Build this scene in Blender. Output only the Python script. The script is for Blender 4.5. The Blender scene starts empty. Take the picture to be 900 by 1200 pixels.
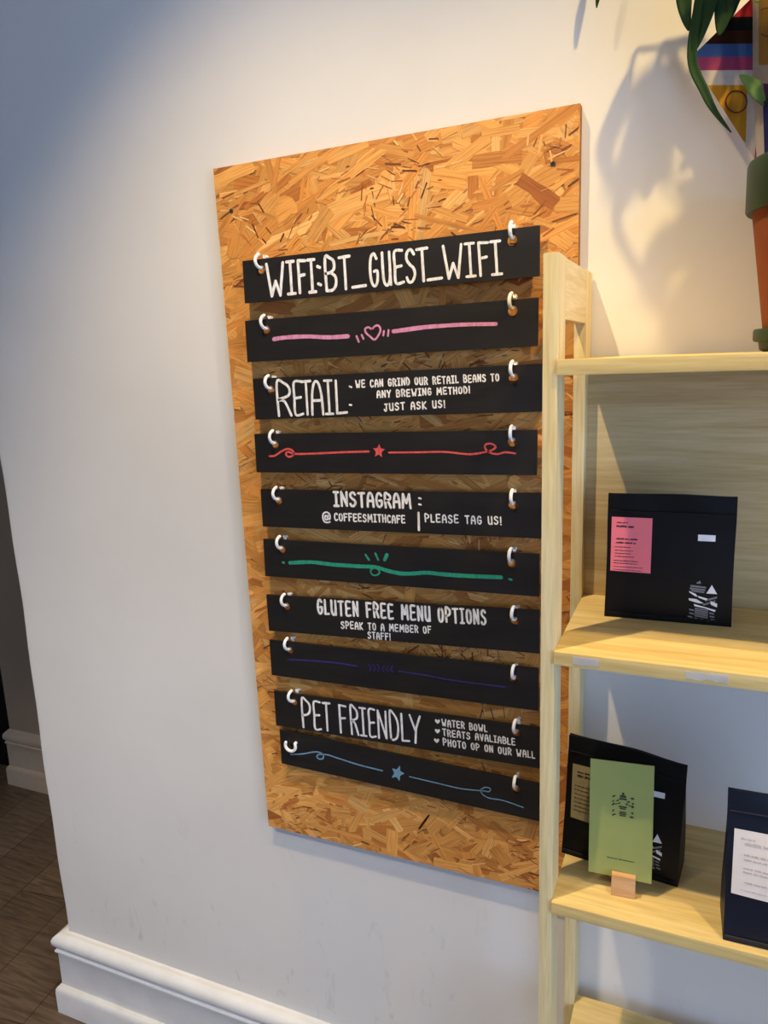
import bpy, bmesh, math, random
from mathutils import Vector, Matrix

rnd = random.Random(7)
S = bpy.context.scene
COL = S.collection

# ------------------------------------------------------------------ camera
F_PX = 861.84
CAM = Vector((0.7816, -1.1531, 1.6215))
MR = (Vector((0.919942, 0.390320, -0.036831)),      # right
      Vector((-0.045797, 0.200287, 0.978666)),      # up
      Vector((-0.389370, 0.898630, -0.202128)))     # forward
cd = bpy.data.cameras.new('camera')
cam = bpy.data.objects.new('camera', cd)
COL.objects.link(cam)
cd.sensor_fit = 'AUTO'; cd.sensor_width = 36.0
cd.lens = F_PX / 1200.0 * 36.0
cd.clip_start = 0.02
m = Matrix.Identity(4)
for i in range(3):
    m[i][0] = MR[0][i]; m[i][1] = MR[1][i]; m[i][2] = -MR[2][i]; m[i][3] = CAM[i]
cam.matrix_world = m
S.camera = cam

# ------------------------------------------------------------------ light, exposure
S.view_settings.view_transform = 'Standard'
S.view_settings.look = 'None'
S.view_settings.exposure = 0.0
S.view_settings.gamma = 1.0
S.view_settings.use_curve_mapping = False

w = bpy.data.worlds.new('world'); S.world = w
w.use_nodes = True
bg = w.node_tree.nodes['Background']
bg.inputs[0].default_value = (0.45, 0.63, 1.0, 1)
bg.inputs[1].default_value = 5.9

def spot(name, loc, target, energy, color, half, blend, size):
    d = bpy.data.lights.new(name, 'SPOT'); d.energy = energy; d.color = color
    d.spot_size = math.radians(half * 2); d.spot_blend = blend; d.shadow_soft_size = size
    o = bpy.data.objects.new(name, d); COL.objects.link(o)
    o.location = loc
    o.rotation_euler = (Vector(target) - Vector(loc)).to_track_quat('-Z', 'Y').to_euler()
    return o
spot('ceiling_or_fill_spot', (0.14, -0.75, 3.10), (0.20, -0.58, 1.0), 134, (1.0, 0.78, 0.48), 40, 0.7, 0.02)
spot('ceiling_or_fill_spot', (1.12, -0.52, 2.60), (0.86, -0.16, 1.3), 44, (1.0, 0.71, 0.27), 58, 0.9, 0.018)
spot('ceiling_or_fill_spot', (-0.40, -1.80, 3.10), (-0.46, -1.32, 0.0), 145, (1.0, 0.93, 0.84), 41, 0.7, 0.05)  # added fill spot without a known fixture, brightens the lower left wall

# ------------------------------------------------------------------ helpers
def ray(u, v):
    return MR[0] * ((u - 450) / F_PX) + MR[1] * (-(v - 600) / F_PX) + MR[2]
def PY(u, v, y):
    q = ray(u, v); t = (y - CAM[1]) / q[1]; return CAM + q * t
def PZ(u, v, z):
    q = ray(u, v); t = (z - CAM[2]) / q[2]; return CAM + q * t

def link(o, parent=None):
    COL.objects.link(o)
    if parent is not None: o.parent = parent
    return o
def empty(name, loc, rz=0.0):
    o = bpy.data.objects.new(name, None); COL.objects.link(o)
    o.location = loc; o.rotation_euler = (0, 0, rz); o.empty_display_size = 0.03
    return o
def tag(o, label, cat, group=None):
    o['label'] = label; o['category'] = cat
    if group: o['group'] = group
    return o
def struct(o):
    o['kind'] = 'structure'; return o
def smooth(me, ang=40):
    for p in me.polygons: p.use_smooth = True
    try: me.set_sharp_from_angle(angle=math.radians(ang))
    except Exception: pass
def obj_bm(name, bm, mats, parent=None, loc=(0, 0, 0), sm=True):
    me = bpy.data.meshes.new(name); bm.to_mesh(me); bm.free()
    for mt in (mats if isinstance(mats, (list, tuple)) else [mats]): me.materials.append(mt)
    if sm: smooth(me)
    o = bpy.data.objects.new(name, me); link(o, parent); o.location = loc
    return o
def box_bm(x0, x1, y0, y1, z0, z1, bev=0.0, seg=2, bm=None, mi=0):
    b = bm or bmesh.new()
    vs = [b.verts.new((x, y, z)) for x in (x0, x1) for y in (y0, y1) for z in (z0, z1)]
    fs = [b.faces.new([vs[i] for i in f]) for f in ((0,1,3,2),(4,6,7,5),(0,4,5,1),(2,3,7,6),(0,2,6,4),(1,5,7,3))]
    for f in fs: f.material_index = mi
    if bev:
        es = list({e for f in fs for e in f.edges})
        bmesh.ops.bevel(b, geom=es, offset=bev, segments=seg, profile=0.7, affect='EDGES')
    bmesh.ops.recalc_face_normals(b, faces=b.faces[:])
    return b
def tube_bm(pts, r, n=12, bm=None, caps=True, closed=False):
    b = bm or bmesh.new()
    pts = [Vector(p) for p in pts]; rings = []
    prev = None
    for i, p in enumerate(pts):
        t = (pts[min(i + 1, len(pts) - 1)] - pts[max(i - 1, 0)]).normalized()
        if prev is None:
            a = Vector((1, 0, 0)) if abs(t.x) < 0.9 else Vector((0, 1, 0))
            nrm = t.cross(a).normalized()
        else:
            nrm = (prev - t * prev.dot(t)).normalized()
        prev = nrm; bn = t.cross(nrm)
        rr = r[i] if isinstance(r, (list, tuple)) else r
        rings.append([b.verts.new(p + (nrm * math.cos(2*math.pi*k/n) + bn * math.sin(2*math.pi*k/n)) * rr) for k in range(n)])
    for i in range(len(rings) - 1):
        for k in range(n):
            b.faces.new((rings[i][k], rings[i][(k+1) % n], rings[i+1][(k+1) % n], rings[i+1][k]))
    if caps:
        b.faces.new(rings[0][::-1]); b.faces.new(rings[-1])
    bmesh.ops.recalc_face_normals(b, faces=b.faces[:])
    return b
def lathe_bm(prof, n=64, bm=None):
    b = bm or bmesh.new(); rings = []
    for (r, z) in prof:
        if r < 1e-6: rings.append([b.verts.new((0, 0, z))])
        else: rings.append([b.verts.new((r*math.cos(2*math.pi*k/n), r*math.sin(2*math.pi*k/n), z)) for k in range(n)])
    for i in range(len(rings) - 1):
        A, B = rings[i], rings[i+1]
        for k in range(n):
            k2 = (k + 1) % n
            if len(A) == 1 and len(B) > 1: b.faces.new((A[0], B[k2], B[k]))
            elif len(B) == 1 and len(A) > 1: b.faces.new((A[k], A[k2], B[0]))
            elif len(A) > 1: b.faces.new((A[k], A[k2], B[k2], B[k]))
    bmesh.ops.recalc_face_normals(b, faces=b.faces[:])
    return b

# ------------------------------------------------------------------ materials
def srgb(r, g, b):
    f = lambda c: (c/255/12.92) if c/255 <= 0.04045 else ((c/255 + 0.055)/1.055)**2.4
    return (f(r), f(g), f(b), 1)
class NT:
    def __init__(s, name):
        s.m = bpy.data.materials.new(name); s.m.use_nodes = True
        s.t = s.m.node_tree; s.n = s.t.nodes; s.l = s.t.links
        s.b = s.n['Principled BSDF']
    def node(s, t, **kw):
        n = s.n.new(t)
        for k, v in kw.items(): setattr(n, k, v)
        return n
    def coords(s, scale=(1, 1, 1), rot=(0, 0, 0), kind='Object'):
        c = s.node('ShaderNodeTexCoord'); mp = s.node('ShaderNodeMapping')
        mp.inputs['Scale'].default_value = scale; mp.inputs['Rotation'].default_value = rot
        s.l.new(c.outputs[kind], mp.inputs['Vector']); return mp.outputs['Vector']
    def noise(s, vec, scale, detail=4, rough=0.55, dist=0.0):
        n = s.node('ShaderNodeTexNoise')
        n.inputs['Scale'].default_value = scale; n.inputs['Detail'].default_value = detail
        n.inputs['Roughness'].default_value = rough; n.inputs['Distortion'].default_value = dist
        if vec: s.l.new(vec, n.inputs['Vector'])
        return n.outputs['Fac']
    def ramp(s, fac, stops):
        r = s.node('ShaderNodeValToRGB'); e = r.color_ramp.elements
        while len(e) < len(stops): e.new(0.5)
        for i, (p, c) in enumerate(stops): e[i].position = p; e[i].color = c
        s.l.new(fac, r.inputs['Fac']); return r.outputs['Color']
    def mix(s, a, b, fac, mode='MIX'):
        n = s.node('ShaderNodeMix', data_type='RGBA', blend_type=mode)
        for sock, v in ((n.inputs['Factor'], fac), (n.inputs[6], a), (n.inputs[7], b)):
            if hasattr(v, 'is_output'): s.l.new(v, sock)
            else: sock.default_value = v
        return n.outputs[2]
    def bump(s, h, strength=0.2, dist=0.002):
        n = s.node('ShaderNodeBump'); n.inputs['Strength'].default_value = strength; n.inputs['Distance'].default_value = dist
        s.l.new(h, n.inputs['Height']); s.l.new(n.outputs['Normal'], s.b.inputs['Normal'])
    def base(s, c):
        if hasattr(c, 'is_output'): s.l.new(c, s.b.inputs['Base Color'])
        else: s.b.inputs['Base Color'].default_value = c
    def rough(s, v, spec=0.5):
        s.b.inputs['Roughness'].default_value = v; s.b.inputs['Specular IOR Level'].default_value = spec

def plain(name, col, rough=0.6, spec=0.4, var=0.06, scale=40, bump=0.0):
    t = NT(name); f = t.noise(t.coords(), scale)
    lo = tuple(c*(1-var) for c in col[:3]) + (1,); hi = tuple(min(1, c*(1+var)) for c in col[:3]) + (1,)
    t.base(t.ramp(f, [(0.3, lo), (0.7, hi)])); t.rough(rough, spec)
    if bump: t.bump(f, bump)
    return t.m

def mat_wall(name='painted_plaster', c0=(226, 223, 217), c1=(236, 233, 228)):
    t = NT(name); v = t.coords()
    a = t.noise(v, 2.2, 5); b = t.noise(v, 38, 5)
    base = t.ramp(a, [(0.25, srgb(*c0)), (0.75, srgb(*c1))])
    # scuffs low on the wall
    c = t.node('ShaderNodeTexCoord'); sp = t.node('ShaderNodeSeparateXYZ'); t.l.new(c.outputs['Object'], sp.inputs[0])
    mr = t.node('ShaderNodeMapRange'); mr.inputs[1].default_value = 0.75; mr.inputs[2].default_value = 0.3
    t.l.new(sp.outputs['Z'], mr.inputs[0])
    sc = t.noise(t.coords((9, 9, 3.5), (0, 0.5, 0)), 3.2, 6, 0.65, 0.8)
    sm = t.ramp(sc, [(0.60, (0, 0, 0, 1)), (0.78, (1, 1, 1, 1))])
    mu = t.node('ShaderNodeMath', operation='MULTIPLY'); t.l.new(sm, mu.inputs[0]); t.l.new(mr.outputs[0], mu.inputs[1])
    mu2 = t.node('ShaderNodeMath', operation='MULTIPLY'); t.l.new(mu.outputs[0], mu2.inputs[0]); mu2.inputs[1].default_value = 0.5
    t.base(t.mix(base, srgb(168, 163, 156), mu2.outputs[0])); t.rough(0.75, 0.25)
    mixh = t.mix(a, b, 0.3); t.bump(mixh, 0.25, 0.004)
    return t.m
def mat_gloss_white():
    t = NT('gloss_white_paint'); v = t.coords()
    a = t.noise(v, 14, 5); t.base(t.ramp(a, [(0.3, srgb(222, 221, 218)), (0.8, srgb(236, 235, 232))]))
    t.rough(0.38, 0.5); t.bump(t.noise(v, 60, 4), 0.12, 0.001); return t.m
def mat_floor():
    t = NT('dark_plank_vinyl')
    br = t.node('ShaderNodeTexBrick'); v = t.coords((1, 1, 1), (0, 0, math.radians(90 - 7)))
    t.l.new(v, br.inputs['Vector'])
    br.inputs['Color1'].default_value = srgb(122, 106, 90); br.inputs['Color2'].default_value = srgb(98, 83, 70)
    br.inputs['Mortar'].default_value = srgb(66, 55, 46)
    br.inputs['Scale'].default_value = 1.0; br.inputs['Mortar Size'].default_value = 0.0016
    br.inputs['Brick Width'].default_value = 1.1; br.inputs['Row Height'].default_value = 0.185
    br.offset = 0.37
    g = t.noise(t.coords((5, 60, 1), (0, 0, math.radians(90 - 7))), 1.6, 6, 0.6, 0.6)
    gr = t.ramp(g, [(0.25, srgb(120, 108, 98)), (0.6, srgb(255, 250, 245))])
    t.base(t.mix(br.outputs['Color'], gr, 0.8, 'MULTIPLY')); t.rough(0.42, 0.4); t.bump(g, 0.15, 0.001); return t.m
def mat_pine(name, axis, c0, c1, c2, rough=0.5):
    t = NT(name)
    sc = [26.0, 26.0, 26.0]; sc[axis] = 1.6
    v = t.coords(tuple(sc))
    g = t.noise(v, 1.8, 5, 0.55, 0.9)
    f = t.noise(t.coords(tuple(x * 6 for x in sc)), 1.5, 3)
    base = t.ramp(g, [(0.28, c0), (0.5, c1), (0.72, c2)])
    t.base(t.mix(base, t.ramp(f, [(0.3, srgb(205, 195, 175)), (0.6, srgb(255, 255, 255))]), 0.35, 'MULTIPLY'))
    t.rough(rough, 0.35); t.bump(f, 0.12, 0.0006); return t.m
def mat_osb():
    t = NT('strand_board')
    at = t.node('ShaderNodeAttribute', attribute_name='strand')
    g = t.noise(t.coords((1.0, 30, 1), kind='UV'), 14, 5, 0.6, 0.4)
    gr = t.ramp(g, [(0.30, srgb(188, 158, 128)), (0.55, srgb(255, 252, 246))])
    t.base(t.mix(at.outputs['Color'], gr, 0.75, 'MULTIPLY')); t.rough(0.48, 0.42); t.bump(g, 0.35, 0.0006)
    return t.m
def mat_chalkboard():
    t = NT('chalkboard_black'); v = t.coords()
    a = t.noise(t.coords((3, 3, 14)), 3, 6, 0.65, 0.8)
    t.base(t.ramp(a, [(0.3, srgb(24, 22, 23)), (0.75, srgb(36, 33, 33))])); t.rough(0.5, 0.4)
    t.bump(t.noise(t.coords((12, 12, 90)), 3, 4), 0.10, 0.0006); return t.m
def mat_ink(name, col, dark=0.72):
    t = NT(name); a = t.noise(t.coords((60, 60, 18)), 4, 5, 0.7)
    lo = tuple(c*dark for c in col[:3]) + (1,)
    t.base(t.ramp(a, [(0.38, lo), (0.58, col)])); t.rough(0.65, 0.25); return t.m

M_wall = mat_wall(); M_walldim = mat_wall('dimmed_plaster', (172, 150, 126), (180, 158, 134)); M_trimdim = plain('dimmed_gloss', srgb(206, 186, 160), 0.4, 0.4, 0.03); M_trim = mat_gloss_white(); M_floor = mat_floor(); M_osb = mat_osb()  # far wall and trim colours browned to carry the passage's dim, warm light
M_osbedge = plain('strand_board_edge', srgb(150, 104, 58), 0.8, 0.2, 0.35, 160, 0.4)
M_chalk = mat_chalkboard()
INK = {k: mat_ink('ink_' + k, srgb(*c)) for k, c in dict(white=(246, 245, 245), pink=(222, 150, 190), red=(228, 92, 90),
        green=(48, 158, 128), purple=(54, 48, 102), blue=(122, 164, 190)).items()}
M_hook = plain('white_enamel', srgb(250, 250, 248), 0.25, 0.55, 0.0)
M_screw = plain('dark_steel', srgb(70, 68, 64), 0.45, 0.5, 0.1)
pc = (srgb(214, 190, 132), srgb(228, 208, 154), srgb(238, 222, 176))
M_postw = mat_pine('pine_upright', 2, *pc)
M_shelfw = mat_pine('pine_shelf', 0, srgb(212, 180, 112), srgb(226, 198, 130), srgb(236, 212, 150))
M_railw = mat_pine('pine_rail', 1, *pc)
M_panelw = mat_pine('plywood_panel', 0, srgb(188, 162, 112), srgb(204, 180, 130), srgb(216, 196, 148), 0.6)
M_bag = plain('matt_black_foil', srgb(12, 12, 14), 0.48, 0.2, 0.15, 25, 0.1)
M_navy = plain('matt_navy_foil', srgb(18, 24, 38), 0.45, 0.35, 0.12, 25, 0.1)
M_pink = plain('pink_paper', srgb(238, 120, 130), 0.6, 0.3, 0.03)
M_cream = plain('cream_paper', srgb(240, 226, 212), 0.6, 0.3, 0.03)
M_olive = plain('olive_foil_paper', srgb(150, 138, 96), 0.4, 0.5, 0.1)
M_wht = plain('white_print', srgb(242, 242, 240), 0.6, 0.3, 0.05)
M_grey = plain('grey_print', srgb(128, 128, 130), 0.6, 0.3, 0.15)
M_ink = plain('dark_print', srgb(56, 40, 46), 0.6, 0.3, 0.05)
M_tan = plain('tan_print', srgb(206, 190, 178), 0.6, 0.3, 0.05)
M_card = plain('green_card', srgb(156, 162, 92), 0.55, 0.35, 0.03)
M_cardink = plain('dark_green_print', srgb(58, 66, 44), 0.6, 0.3, 0.05)
M_block = mat_pine('oak_block', 0, srgb(196, 146, 96), srgb(214, 166, 116), srgb(226, 184, 136))
M_terra = plain('terracotta', srgb(138, 74, 40), 0.8, 0.2, 0.1, 30, 0.15)
M_potg = plain('dark_green_glaze', srgb(34, 62, 38), 0.5, 0.4, 0.15, 30)
M_soil = plain('potting_soil', srgb(48, 34, 26), 0.95, 0.1, 0.4, 200, 0.8)
M_leaf = plain('dark_leaf', srgb(28, 54, 24), 0.6, 0.15, 0.2, 30)
M_leafl = plain('light_leaf', srgb(84, 112, 48), 0.6, 0.3, 0.15, 30)
M_stick = plain('pale_dowel', srgb(216, 190, 140), 0.6, 0.3, 0.06)
FLAG = {k: plain('cloth_' + k, srgb(*c), 0.8, 0.1, 0.05, 120) for k, c in dict(red=(190, 48, 56), green=(104, 150, 104), black=(20, 21, 28),
        brown=(54, 30, 24), blue=(66, 96, 156), pink=(160, 68, 106), white=(202, 192, 182), yellow=(186, 134, 40), purple=(104, 54, 104), navy=(48, 52, 112), ring=(84, 48, 52), tan=(186, 146, 82)).items()}
M_dark = plain('absorbing_brown', srgb(58, 50, 44), 0.6, 0.3, 0.1)
M_black = plain('black_paint', srgb(14, 13, 13), 0.5, 0.4, 0.1)

# ------------------------------------------------------------------ setting
XC = -0.6444          # free end of the sign wall
b = bmesh.new()
# wall as a grid with a slightly wavering end
nz, zt = 66, 3.3
def wav(z): return 0.0022 * math.sin(z * 7.1) + 0.0014 * math.sin(z * 23 + 1.3)
fr = []; bk = []
for i in range(nz + 1):
    z = zt * i / nz
    fr.append((b.verts.new((2.6, 0, z)), b.verts.new((XC + 0.02 + wav(z), 0, z)), b.verts.new((XC + 0.006 + wav(z), 0.003, z)),
               b.verts.new((XC + wav(z), 0.012, z)), b.verts.new((XC, 0.24, z)), b.verts.new((2.6, 0.24, z))))
for i in range(nz):
    for k in range(6):
        b.faces.new((fr[i][k], fr[i][(k+1) % 6], fr[i+1][(k+1) % 6], fr[i+1][k]))
b.faces.new(fr[0]); b.faces.new(fr[-1][::-1])
bmesh.ops.recalc_face_normals(b, faces=b.faces[:])
struct(obj_bm('wall_back', b, M_wall))
struct(obj_bm('floor', box_bm(-2.8, 2.8, -4.6, 1.2, -0.06, 0), M_floor))
struct(obj_bm('ceiling', box_bm(-2.8, 2.8, -4.6, 1.2, 3.3, 3.4), M_wall))
YF = 0.735
XFW = PY(12.5, 862, YF).x
struct(obj_bm('wall_far', box_bm(XFW, 2.6, YF, YF + 0.2, 0, 3.3), M_walldim))
struct(obj_bm('wall_far_upper', box_bm(-2.70, XFW - 0.002, YF + 0.02, YF + 0.2, 2.402, 3.3), M_walldim))
struct(obj_bm('wall_far_behind', box_bm(-2.70, XFW - 0.002, YF + 0.14, YF + 0.2, 0, 2.4), M_dark))
struct(obj_bm('door_1', box_bm(-2.69, XFW - 0.002, YF + 0.07, YF + 0.12, 0, 2.4, 0.004), M_black))
struct(obj_bm('wall_left', box_bm(-2.80, -2.70, -4.5, YF + 0.2, 0, 3.3), M_dark))  # unseen wall, coloured dark to soak up light and keep the passage dim
struct(obj_bm('wall_front', box_bm(-2.70, 2.6, -4.6, -4.5, 0, 3.3), M_wall))
# shopfront wall to the right with one wide opening for the daylight
b = box_bm(2.6, 2.8, -4.5, YF + 0.2, 0, 0.55); box_bm(2.6, 2.8, -4.5, YF + 0.2, 2.35, 3.3, bm=b)
box_bm(2.6, 2.8, -0.75, YF + 0.2, 0.55, 2.35, bm=b); box_bm(2.6, 2.8, -4.5, -3.7, 0.55, 2.35, bm=b)
struct(obj_bm('wall_right', b, M_wall))
b = bmesh.new()
for (y0, y1, z0, z1) in ((-3.7, -3.64, .55, 2.35), (-.81, -.75, .55, 2.35), (-3.64, -.81, .55, .61), (-3.64, -.81, 2.29, 2.35), (-2.25, -2.19, .61, 2.29)):
    box_bm(2.66, 2.72, y0, y1, z0, z1, bm=b)
struct(obj_bm('window_1', b, M_trim))

# skirting: moulded profile (out, z)
SK = [(0.0, 0), (0.030, 0), (0.030, 0.060), (0.029, 0.068), (0.026, 0.074), (0.021, 0.078), (0.017, 0.080), (0.0165, 0.172), (0.0175, 0.175), (0.0215, 0.177), (0.0215, 0.182), (0.0175, 0.185),
      (0.0185, 0.191), (0.023, 0.195), (0.0255, 0.202), (0.0255, 0.211), (0.022, 0.219), (0.014, 0.225), (0.006, 0.230), (0.0, 0.233)]
def skirting(name, path, mat=None, ex=0.0):
    """path: list of (x, y, outx, outy) with mitred out vectors"""
    b = bmesh.new(); rows = []
    for (x, y, ox, oy) in path:
        rows.append([b.verts.new((x + ox*(p + ex*(p > 0)), y + oy*p, z)) for (p, z) in SK])
    for i in range(len(rows) - 1):
        for k in range(len(SK) - 1):
            b.faces.new((rows[i][k], rows[i+1][k], rows[i+1][k+1], rows[i][k+1]))
    b.faces.new(rows[0]); b.faces.new(rows[-1][::-1])
    bmesh.ops.recalc_face_normals(b, faces=b.faces[:])
    o = obj_bm(name, b, mat or M_trim); struct(o); return o
skirting('baseboard_right', [(2.59, 0, 0, -1), (XC + 0.010, 0, -1, -1), (XC + 0.010, 0.24, -1, 1), (2.59, 0.24, 0, 1)], ex=0.012)
skirting('baseboard_far', [(2.4, YF, 0, -1), (XFW, YF, -0.6, -1), (XFW, YF + 0.06, -0.6, 0)], M_trimdim)

# ------------------------------------------------------------------ strand board panel
BY = -0.018
BC = [PY(250, 198, BY), PY(680, 121, BY), PY(667, 1053, BY), PY(315, 968, BY)]   # TL TR BR BL
base = Vector((BC[3].x, BY, BC[3].z))
quad = [(p.x - base.x, p.z - base.z) for p in BC]
def clip(poly, q):
    # q clockwise TL,TR,BR,BL
    for i in range(4):
        ax, az = q[i]; bx, bz = q[(i+1) % 4]
        out = []
        ins = lambda p: (bx-ax)*(p[1]-az) - (bz-az)*(p[0]-ax) <= 0
        for j in range(len(poly)):
            P, Q = poly[j], poly[(j+1) % len(poly)]
            a, c = ins(P), ins(Q)
            if a: out.append(P)
            if a != c:
                d0 = (bx-ax)*(P[1]-az) - (bz-az)*(P[0]-ax); d1 = (bx-ax)*(Q[1]-az) - (bz-az)*(Q[0]-ax)
                t = d0/(d0-d1); out.append(tuple(P[k] + (Q[k]-P[k])*t for k in range(4)))
        poly = out
        if len(poly) < 3: return []
    return poly
b = bmesh.new()
uvl = b.loops.layers.uv.new('UVMap'); cl = b.loops.layers.float_color.new('strand')
T = 0.018
vf = [b.verts.new((x, 0.0008, z)) for x, z in quad]; vb = [b.verts.new((x, T - 0.0005, z)) for x, z in quad]
b.faces.new(vf)
for i in range(4):
    f = b.faces.new((vf[i], vf[(i+1) % 4], vb[(i+1) % 4], vb[i])); f.material_index = 1
b.faces.new(vb[::-1]).material_index = 1
bmesh.ops.recalc_face_normals(b, faces=b.faces[:])
for f in b.faces:
    for l in f.loops: l[cl] = srgb(190, 130, 66)
tones = [((228, 176, 96), 6), ((223, 168, 88), 7), ((216, 157, 78), 6), ((233, 185, 108), 4), ((206, 146, 72), 3.4), ((190, 128, 62), 2), ((170, 108, 52), .7), ((236, 194, 120), 1.4)]
bag_t = [t for t, wgt in tones for _ in range(int(wgt*5))]
def strand(cx, cz, L, W, ang, col, y):
    ca, sa = math.cos(ang), math.sin(ang)
    n = 3
    pts = []
    for k in range(n + 1):
        u = -L/2 + L*k/n + rnd.uniform(-.06, .06)*L*(0 < k < n); pts.append((u, W/2*rnd.uniform(.65, 1.1)))
    if rnd.random() < .6: pts.append((L/2 + rnd.uniform(0, .12)*L, rnd.uniform(-.3, .3)*W))
    for k in range(n, -1, -1):
        u = -L/2 + L*k/n + rnd.uniform(-.06, .06)*L*(0 < k < n); pts.append((u, -W/2*rnd.uniform(.65, 1.1)))
    if rnd.random() < .6: pts.append((-L/2 - rnd.uniform(0, .12)*L, rnd.uniform(-.3, .3)*W))
    ou, ov = rnd.uniform(0, 50), rnd.uniform(0, 50)
    poly = [(cx + u*ca - v*sa, cz + u*sa + v*ca, u + ou, v + ov) for u, v in pts]
    poly = clip(poly, quad)
    if len(poly) < 3: return
    vs = [b.verts.new((p[0], y, p[1])) for p in poly]
    try: f = b.faces.new(vs)
    except ValueError: return
    f.normal_update()
    if f.normal.y > 0: f.normal_flip()
    for l in f.loops:
        j = vs.index(l.vert); l[uvl].uv = (poly[j][2], poly[j][3]); l[cl] = col
def vary(c, a=.07):
    k = 1 + rnd.uniform(-a, a)
    return srgb(min(255, c[0]*k*1.01), c[1]*k*.955, c[2]*k*.94)
NS = 3600
for i in range(NS):
    cx = rnd.uniform(-.02, .63); cz = rnd.uniform(-.03, 1.30)
    L = rnd.choice((rnd.uniform(.05, .10), rnd.uniform(.08, .15), rnd.uniform(.03, .06))); W = rnd.choice((rnd.uniform(.005, .014), rnd.uniform(.012, .032), rnd.uniform(.012, .032)))
    ang = rnd.gauss(0, .42) if rnd.random() < .78 else rnd.uniform(-1.6, 1.6)
    strand(cx, cz, L, W, ang + .12, vary(rnd.choice(bag_t)), 0.0006 - 0.0011*i/NS)
for i in range(1250):   # splinters, dark gaps and short bright chips lying on top, in clusters
    if i % 11 == 0: gx, gz, ga = rnd.uniform(0, .6), rnd.uniform(0, 1.26), rnd.gauss(0.1, .6)
    cx = gx + rnd.gauss(0, .022); cz = gz + rnd.gauss(0, .014)
    c = rnd.choice(((140, 84, 42), (112, 66, 34), (160, 98, 48), (240, 204, 140), (180, 114, 56), (196, 130, 66), (232, 186, 112)))
    strand(cx, cz, rnd.uniform(.006, .026), rnd.uniform(.001, .0034), ga + rnd.gauss(0, .3), vary(c), -0.0006 - 0.0002*i/1250)
p = PY(497, 963, BY)
strand(p.x - base.x, p.z - base.z, .036, .0045, 1.02, srgb(50, 28, 16), -0.0009)
me_o = obj_bm('sign_board', b, [M_osb, M_osbedge], None, base, sm=False)
tag(me_o, 'tall golden strand board panel fixed flat on the white wall, carrying black sign strips', 'board')

for (u, v, lab) in ((271, 247, 'small dark screw head near the top left corner of the strand board'), (648, 192, 'small dark screw head near the top right corner of the strand board')):
    q = PY(u, v, BY - 0.001)
    bb = bmesh.new(); bmesh.ops.create_cone(bb, cap_ends=True, segments=20, radius1=.0042, radius2=.0032, depth=.0014)
    bmesh.ops.rotate(bb, verts=bb.verts[:], matrix=Matrix.Rotation(math.radians(90), 3, 'X'))
    so = obj_bm('screw_head', bb, M_screw, None, q)
    c2 = box_bm(-.0026, .0026, -.0011, -.0006, -.0004, .0004); box_bm(-.0004, .0004, -.0011, -.0006, -.0026, .0026, bm=c2)
    obj_bm('cross_slot', c2, M_black, so)
    tag(so, lab, 'screw', 'screws in the strand board')

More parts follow.
